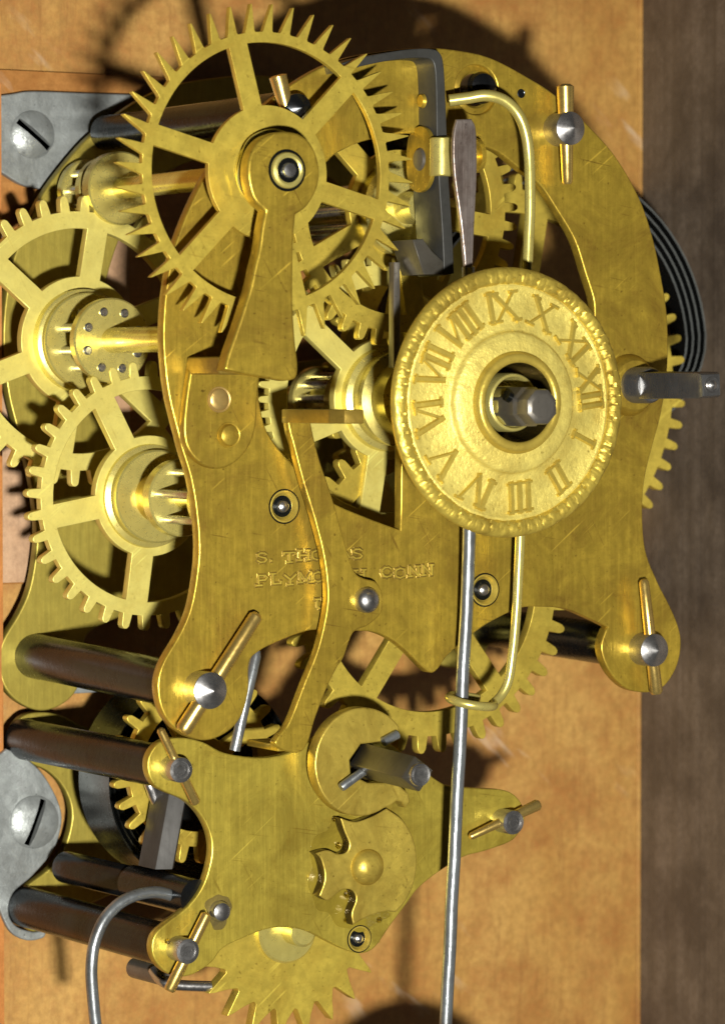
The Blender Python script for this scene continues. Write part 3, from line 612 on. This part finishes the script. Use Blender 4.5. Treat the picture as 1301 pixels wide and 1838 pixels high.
def spring(parent, c, r0, r1, turns, y0, y1, mat, a0=0.0, th=0.03, name='coil', dent=0.0):
    mb = MB(); n = int(turns*72); R = []
    for i in range(n+1):
        a = a0+2*math.pi*turns*i/n; d_ = (math.degrees(a)+180) % 360-180
        r = (r0+(r1-r0)*i/n)*(1-dent*max(0, math.sin(math.pi*min(1, max(0, (6-d_)/110))))**1.8)
        e = Vector((math.cos(a), 0, math.sin(a)))
        R.append([c+e*r+Vector((0, y0-c.y, 0)), c+e*(r+th)+Vector((0, y0-c.y, 0)), c+e*(r+th)+Vector((0, y1-c.y, 0)), c+e*r+Vector((0, y1-c.y, 0))])
    return mb.rings(R).build(name, mat, parent, sharp=40)
sc = P(982, 633, 5.0)
ms = thing('mainspring', 'black coiled mainspring ribbon bulging out beyond the right edge of the plate', 'spring', sc)
so_ = spring(ms, sc, 3.10, 3.83, 4.6, 4.75, 5.30, BLACK, rad(60), th=0.04, dent=0.30)
so_.data.materials.append(SPRING_GLINT)              # lighter colour on the front edges paints the coils' glints
for p in so_.data.polygons:
    if abs(p.normal.y) > 0.9: p.material_index = 1
    p.use_smooth = abs(p.normal.y) < 0.9

# ------------------------------------------------------------------ brass lever in front of the plate
LV = [(515,748,1),(520,775),(527,800),(542,858),(565,934),(581,1000),(588,1061),(584,1107),(569,1169),(546,1227),(519,1296),(500,1322),(494,1336),(515,1349),(540,1350),(554,1330),(565,1292),(584,1242),(604,1200),(617,1180),(634,1136),(661,1122),(684,1100),(687,1070),(676,1046),(652,1038),(634,1022),(615,961),(596,892),(573,823),(560,770),(556,742,1),(530,738,1)]
lv = thing('stop_lever', 'bent brass lever on a steel pivot, crossing the stamped plate from a forward tab down', 'lever', P(655, 1077, -0.3))
plate('lever_bar', [outline(LV, -0.36)], -0.36, 0.2, BR_PLATE, lv, 0.03)
p0, p1 = P(515, 747, -0.36), P(556, 747, -0.36)
zt = P(530, 734, -0.36).z; zb = P(530, 759, -0.36).z
mb = MB(); x0, x1 = p0.x, p1.x+0.02
q = [(x0, -0.16), (x0, -0.36), (x0+0.06, -1.75), (x0+0.22, -2.02), (x1+0.08, -2.10), (x1+0.10, -1.95), (x1, -0.16)]
n = len(q)
mb.add([(x, y, zb+0.01*0) for x, y in q]+[(x, y, zt) for x, y in q], [tuple(range(n)), tuple(range(2*n-1, n-1, -1))]+[(i, i+n, (i+1) % n+n, (i+1) % n) for i in range(n)])
mb.build('lever_tab', BR_TARN_SHADE, lv, bevel=0.025)
MB().lathe(P(655, 1077, -0.36), [(0.23, 0.02), (0.23, -0.10), (0.21, -0.16), (0.14, -0.22), (0, -0.245)], 36).build('pivot_screw', STEEL, lv)
a, b = P(512, 1340, -0.28), P(446, 1338, 1.0)
MB().box(P(500, 1340, -0.2).x, P(545, 1340, -0.2).x, -0.17, 1.0, P(512, 1349, -.2).z, P(512, 1337, -.2).z).build('lever_foot', BR_PLATE, lv, bevel=0.02)

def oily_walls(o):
    o.data.materials.append(BR_OILY_SHADE)          # the cut walls hold old dark oil
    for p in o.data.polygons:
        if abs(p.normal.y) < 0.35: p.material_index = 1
# ------------------------------------------------------------------ alarm movement below
YA, LA = 0.95, 6.75
AFR = [(265,1381),(269,1354),(290,1331),(327,1325),(365,1333),(403,1352),(461,1361),(510,1355),(554,1334),(610,1312),(690,1330),(777,1396),(807,1411),(860,1416),(904,1419),(927,1431),(941,1455),(940,1478),(928,1500),(912,1513),(870,1528),(831,1539),(784,1568),(750,1596),(730,1623),(700,1663),(672,1702),(646,1712),(619,1705),(592,1692),(554,1673),(515,1665),(477,1669),(438,1684),(400,1703),
 (380,1728),(346,1750),(315,1753),(288,1738),(273,1711),(277,1680),(300,1657),(338,1627),(365,1588),(379,1538),(377,1500),(361,1465),(334,1438),(296,1421),(275,1407)]
af = thing('alarm_clockwork', 'smaller lower brass frame of the alarm with scalloped plate and three dark pillars', 'clock frame', P(330, 1540, YA))
al = outline(AFR, YA)
ap = plate('front_plate', [al, hole(645, 1686, YA, 0.235)], YA, 0.22, BR_ALARM, af, 0.03)
plate('back_plate', [al], LA, 0.22, BR_BACK, af, 0.03)
for f, b, pin, pY, pr in (((306, 1379), (42, 1327), ((287, 1308), (352, 1443)), 0.68, (0.075, 0.095)), ((318, 1703), (42, 1627), ((372, 1640), (303, 1780)), 0.68, (0.10, 0.105)), ((900, 1473), (640, 1420), ((843, 1503), (967, 1444)), 0.72, (0.07, 0.11))):
    pillar(af, f, b, 0.385 if f[0] < 800 else 0.3, 0.225, YA, LA, 0.42, pin, pY, pr, flat=True)
MB().lathe(P(392, 1636, YA), [(0.19, 0.02), (0.19, -0.1), (0.16, -0.15), (0.08, -0.18), (0, -0.185)], 30).build('stud', STEEL, ap)
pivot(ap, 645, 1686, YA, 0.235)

# winding arbor with its stop disc
sd = P(650, 1368, 0.45)
sw = thing('alarm_winding_arbor', 'square steel arbor with cross pin and notched brass disc on the alarm plate', 'winding arbor', sd)
rD = 0.985; loopd = []
for k in range(61):
    a = rad(38+(360-38-62)*k/60); loopd.append((sd.x+rD*math.cos(a), sd.z+rD*math.sin(a)))
def dz(x, y): v = P(x, y, 0.45); return (v.x, v.z)
tail = [dz(*p) for p in ((700,1447),(712,1438),(722,1440),(728,1450),(736,1440),(733,1424),(716,1410),(700,1406),(660,1406),(630,1390),(628,1365),(648,1336),(690,1332),(716,1312))]
loopd = [p for p in loopd if True]+tail
plate('stop_disc', [loopd], 0.45, 0.30, BR_STOP, sw, 0.035)
MB().lathe(sd, [(0.5, 0.41), (0.55, 0.43), (0.55, 0.5), (0.0, 0.5)], 48).build('disc_collar', BR_OILY_SHADE, sw)  # darkened so the slot in the disc shows painted shade behind it
e0, e1 = P(655, 1366, 0.6), P(753, 1391, -1.75)
R = []
ax_ = (e1-e0).normalized()
for t, s in ((0, 0.275), (0.955, 0.262), (1.0, 0.19)):
    c = e0.lerp(e1, t); R.append([c+Vector((s*math.cos(rad(90*j+8))*1.25, 0, s*math.sin(rad(90*j+8))*1.25)) for j in range(4)])
sqa = MB().rings(R).build('winding_square', SQST, sw, bevel=0.03)
MB().lathe(e1, [(0.21, 0.02), (0.2, -0.03), (0.16, -0.02), (0.14, -0.04), (0.08, -0.03), (0, -0.035)], 28).build('turned_end', STEEL, sqa)
MB().cone(P(612, 1414, 0.3), P(664, 1376, 0.3), [(0, 0.075), (0.04, 0.085), (1, 0.085)], 18).build('cross_pin', WIRE, sw)
MB().cone(P(688, 1332, 0.36), P(714, 1318, 0.36), [(0, 0.085), (0.96, 0.085), (1, 0.07)], 18).build('cross_pin', WIRE, sw)

c = P(392, 1636, YA)
plate('grime_ring', [[(c.x+(0.30+0.05*math.sin(3*t)+0.03*math.sin(7*t+1))*math.cos(t)*0.8, c.z+(0.32+0.05*math.sin(3*t)+0.03*math.sin(5*t))*math.sin(t)) for t in np.linspace(0, 2*math.pi, 49)[:-1]]], YA-0.004, 0.008, GRIME, ap, 0.003)
# stop star under it
GS = [(611,1469,1),(638,1476),(669,1466),(694,1452,1),(723,1473),(742,1507),(748,1546),(742,1588),(727,1619),(711,1638,1),(692,1637),(661,1646),(634,1661,1),(631,1640),(639,1615),(632,1599),(615,1598),(600,1609),(588,1617),(573,1609,1),(583,1577),(577,1545),(567,1532,1),(588,1527),(608,1534),(622,1530),(627,1515),(618,1492)]
st = thing('stop_star', 'notched brass stop wheel with domed rivet under the alarm winding arbor', 'stop wheel', P(655, 1556, 0.7))
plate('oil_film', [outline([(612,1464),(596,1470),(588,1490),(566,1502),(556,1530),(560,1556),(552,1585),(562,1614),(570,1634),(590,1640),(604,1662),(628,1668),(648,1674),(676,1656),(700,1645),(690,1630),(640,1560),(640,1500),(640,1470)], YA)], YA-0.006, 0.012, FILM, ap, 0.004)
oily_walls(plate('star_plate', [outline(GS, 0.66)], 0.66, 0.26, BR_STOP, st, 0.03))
MB().lathe(P(659, 1557, 0.66), [(0.335, 0.01), (0.33, -0.03), (0.29, -0.1), (0.2, -0.17), (0.1, -0.205), (0, -0.215)], 40).build('domed_rivet', BR_STOP, st)

# alarm escape wheel at the bottom
ac = P(514, 1668, 1.9)
ae = thing('alarm_escape_wheel', 'brass alarm wheel with large saw teeth at the bottom of the photo', 'wheel', ac)
wheel(ae, ac, 21, 1.97, 1.47, 'saw', 0.26, None, rad(-28.5), mat=BR_WHEEL, bevel=0.012)
MB().lathe(ac-Vector((0.1, 0, 0)), [(0.60, -0.12), (0.60, -0.22), (0.56, -0.27), (0, -0.27)], 56).build('hub', BR_TURN, ae)
arbor(ae, ac, 1.2, 6.6, 0.25)

# alarm spring, wheel, hammer and pallet behind the alarm plate
s2 = P(309, 1387, 5.3)
asp = thing('alarm_spring', 'black coiled alarm spring between the lower left pillars', 'spring', s2)
spring(asp, s2, 1.45, 1.97, 5.2, 4.0, 5.3, BLACK, rad(200))
MB().lathe(Vector((s2.x, 4.4, s2.z)), [(0, 0), (1.44, 0), (1.44, 0.1), (0, 0.1)], 48).build('spring_core', BLACK, asp)
w9 = P(356, 1376, 3.0)
aw = thing('toothed_alarm_wheel', 'small brass toothed wheel half hidden behind the alarm plate at lower left', 'wheel', w9)
wheel(aw, w9, 26, 1.80, 1.48, 'long', 0.2, (4, 0.6, 1.2, 0.3, rad(30)), rad(188))
arbor(aw, w9, 1.2, 4.0, 0.2, STEEL)
MB().tube(smooth3([P(262, 1392, 2.7), P(268, 1408, 2.6), P(276, 1430, 2.6), P(290, 1458, 2.6)]), 0.10, 12).build('click_spring', STEEL, aw)
gb = thing('hammer_bar', 'flat dark steel bar standing behind the curved edge of the alarm plate', 'bar', P(310, 1565, 2.2))
q0 = [P(x, y, 2.2) for x, y in ((296, 1418), (330, 1430), (318, 1566), (270, 1560))]
R = []
for t in (0, 1):
    a = q0[0].lerp(q0[3], t); xw = 0.46
    R.append([a+Vector((0, 0.5, 0)), a+Vector((0.02, -0.15, 0)), a+Vector((0.30, -0.28, 0)), a+Vector((0.42, -0.1, 0)), a+Vector((0.4, 0.5, 0))])
MB().rings(R)  .build('bar', BARST, gb, bevel=0.012)

hm = thing('alarm_hammer', 'steel hammer arbor with bent hammer wire curling down at lower left', 'hammer', P(115, 1565, 5.5))
a0_, a1_ = P(118, 1557, 5.6), P(352, 1612, 1.05)
MB().cone(a0_, a1_, [(0, 0.30), (0.49, 0.30), (0.50, 0.27), (0.52, 0.27), (0.53, 0.33), (1, 0.33)], 28).build('arbor', DARK, hm)
MB().cone(P(232, 1600, 3.1), P(246, 1566, 3.1), [(0, 0.09), (1, 0.075)], 14).build('arbor_pin', GREY, hm)
HW = [(338,1622,1.5),(318,1612,1.45),(292,1604,1.4),(268,1603,1.4),(245,1607,1.4),(222,1617,1.4),(203,1632,1.4),(186,1652,1.4),(174,1678,1.4),(167,1707,1.4),(164,1745,1.4),(166,1785,1.4),(171,1830,1.4),(174,1850,1.4)]
MB().tube(smooth3([P(*p) for p in HW]), 0.108, 14).build('hammer_wire', WIRE, hm)
pl = thing('alarm_pallet', 'short steel stub and bright curved finger touching the saw toothed wheel', 'pallet', P(255, 1742, 3.0))
MB().cone(P(242, 1738, 3.4), P(295, 1752, 2.4), [(0, 0.19), (1, 0.19)], 22).build('stub', GREY, pl)
MB().tube(smooth3([P(*p) for p in ((276,1742,2.5),(285,1755,2.3),(300,1766,2.1),(330,1770,2.0),(378,1771,1.9))]), 0.1, 12, None).build('finger', STEEL, pl)
wp = thing('steel_wire_post', 'straight bright steel wire between main foot and brass lever', 'wire', P(421, 1345, 0.7))
MB().tube([P(462, 1168, 0.62), P(459, 1178, 0.62), P(421, 1348, 0.75)], 0.1, 14, [0.06, 0.1, 0.1]).build('wire', WIRE, wp)

for x, y, r in ((622, 1512, 0.10), (607, 1518, 0.07), (590, 1604, 0.10), (572, 1606, 0.06), (634, 1616, 0.09), (622, 1606, 0.07), (628, 1640, 0.07), (600, 1470, 0.06), (680, 1652, 0.06), (620, 1652, 0.05), (300, 1690, 0.05), (312, 1740, 0.05)):
    MB().lathe(P(x, y, YA), [(r, 0.003), (r*0.92, -r*0.2), (r*0.6, -r*0.42), (0, -r*0.5)], 20).build('oil_drop', OIL, ap)

# ------------------------------------------------------------------ mounting brackets with their screws
def screw(parent, x, y, Y, r, ang, label=None):
    c = P(x, y, Y)
    h = MB().lathe(c, [(r, 0.02), (r, -0.02), (r*0.93, -0.05), (r*0.6, -0.11), (r*0.3, -0.135), (0, -0.14)], 40).build('screw', ZINC, parent)
    d = Vector((math.cos(ang), 0, math.sin(ang))); s = Vector((-d.z, 0, d.x))
    mb = MB()
    for sg in (-1, 1):
        pass
    q = []
    for yy, hw in ((-0.16, 0.07), (0.0, 0.06)):
        for a_, b_ in ((-1, -1), (1, -1), (1, 1), (-1, 1)): q.append(c+d*a_*r*0.9*(1 if yy < -.1 else 1)+s*b_*hw+Vector((0, yy if abs(a_) < 2 else 0, 0)))
    mb.rings([q[:4], q[4:]])
    cut = mb.build('slot', BLACK, h)
    md = h.modifiers.new('slot', 'BOOLEAN'); md.object = cut; md.operation = 'DIFFERENCE'; md.solver = 'EXACT'
    dg = bpy.context.evaluated_depsgraph_get(); me = bpy.data.meshes.new_from_object(h.evaluated_get(dg)); h.modifiers.clear(); h.data = me
    bpy.data.objects.remove(cut)
    me.polygons.foreach_set('use_smooth', [True]*len(me.polygons)); me.set_sharp_from_angle(angle=rad(30))
    return h
YK = 7.2
B1 = [(-40,176,1),(20,168),(60,163),(150,166),(246,169,1),(208,192),(165,230),(127,269),(104,298),(84,331,1),(73,338),(38,330),(0,307),(-40,290,1)]
k1 = thing('mounting_bracket', 'grey zinc bracket with slotted screw at the top left of the board', 'bracket', P(60, 250, YK))
plate('bracket_plate', [outline(B1, YK)], YK, 0.18, ZINC, k1, 0.03)
screw(k1, 58, 241, YK, 0.46, rad(-38))
B2 = [(12,1345,1),(42,1358),(77,1390),(104,1438),(111,1477),(96,1527),(58,1573),(24,1604),(16,1640),(30,1664),(60,1674),(80,1672),(78,1684),(50,1689),(22,1676),(4,1645),(-10,1600,1),(-6,1360,1)]
k2 = thing('mounting_bracket', 'grey zinc bracket with large slotted screw between the lower left pillars', 'bracket', P(60, 1475, LA-0.3))
plate('bracket_plate', [outline(B2, LA-0.15)], LA-0.15, 0.12, ZINC, k2, 0.03)
screw(k2, 61, 1476, LA-0.15, 0.51, rad(68))
B3 = [(60,1225),(110,1215),(180,1222),(190,1240),(120,1246),(70,1248)]
k3 = thing('mounting_strap', 'grey zinc strap peeping out under the lowest left pillar of the large frame', 'bracket', P(120, 1235, YK))
plate('strap_plate', [outline(B3, YK)], YK, 0.15, ZINC, k3, 0.02)
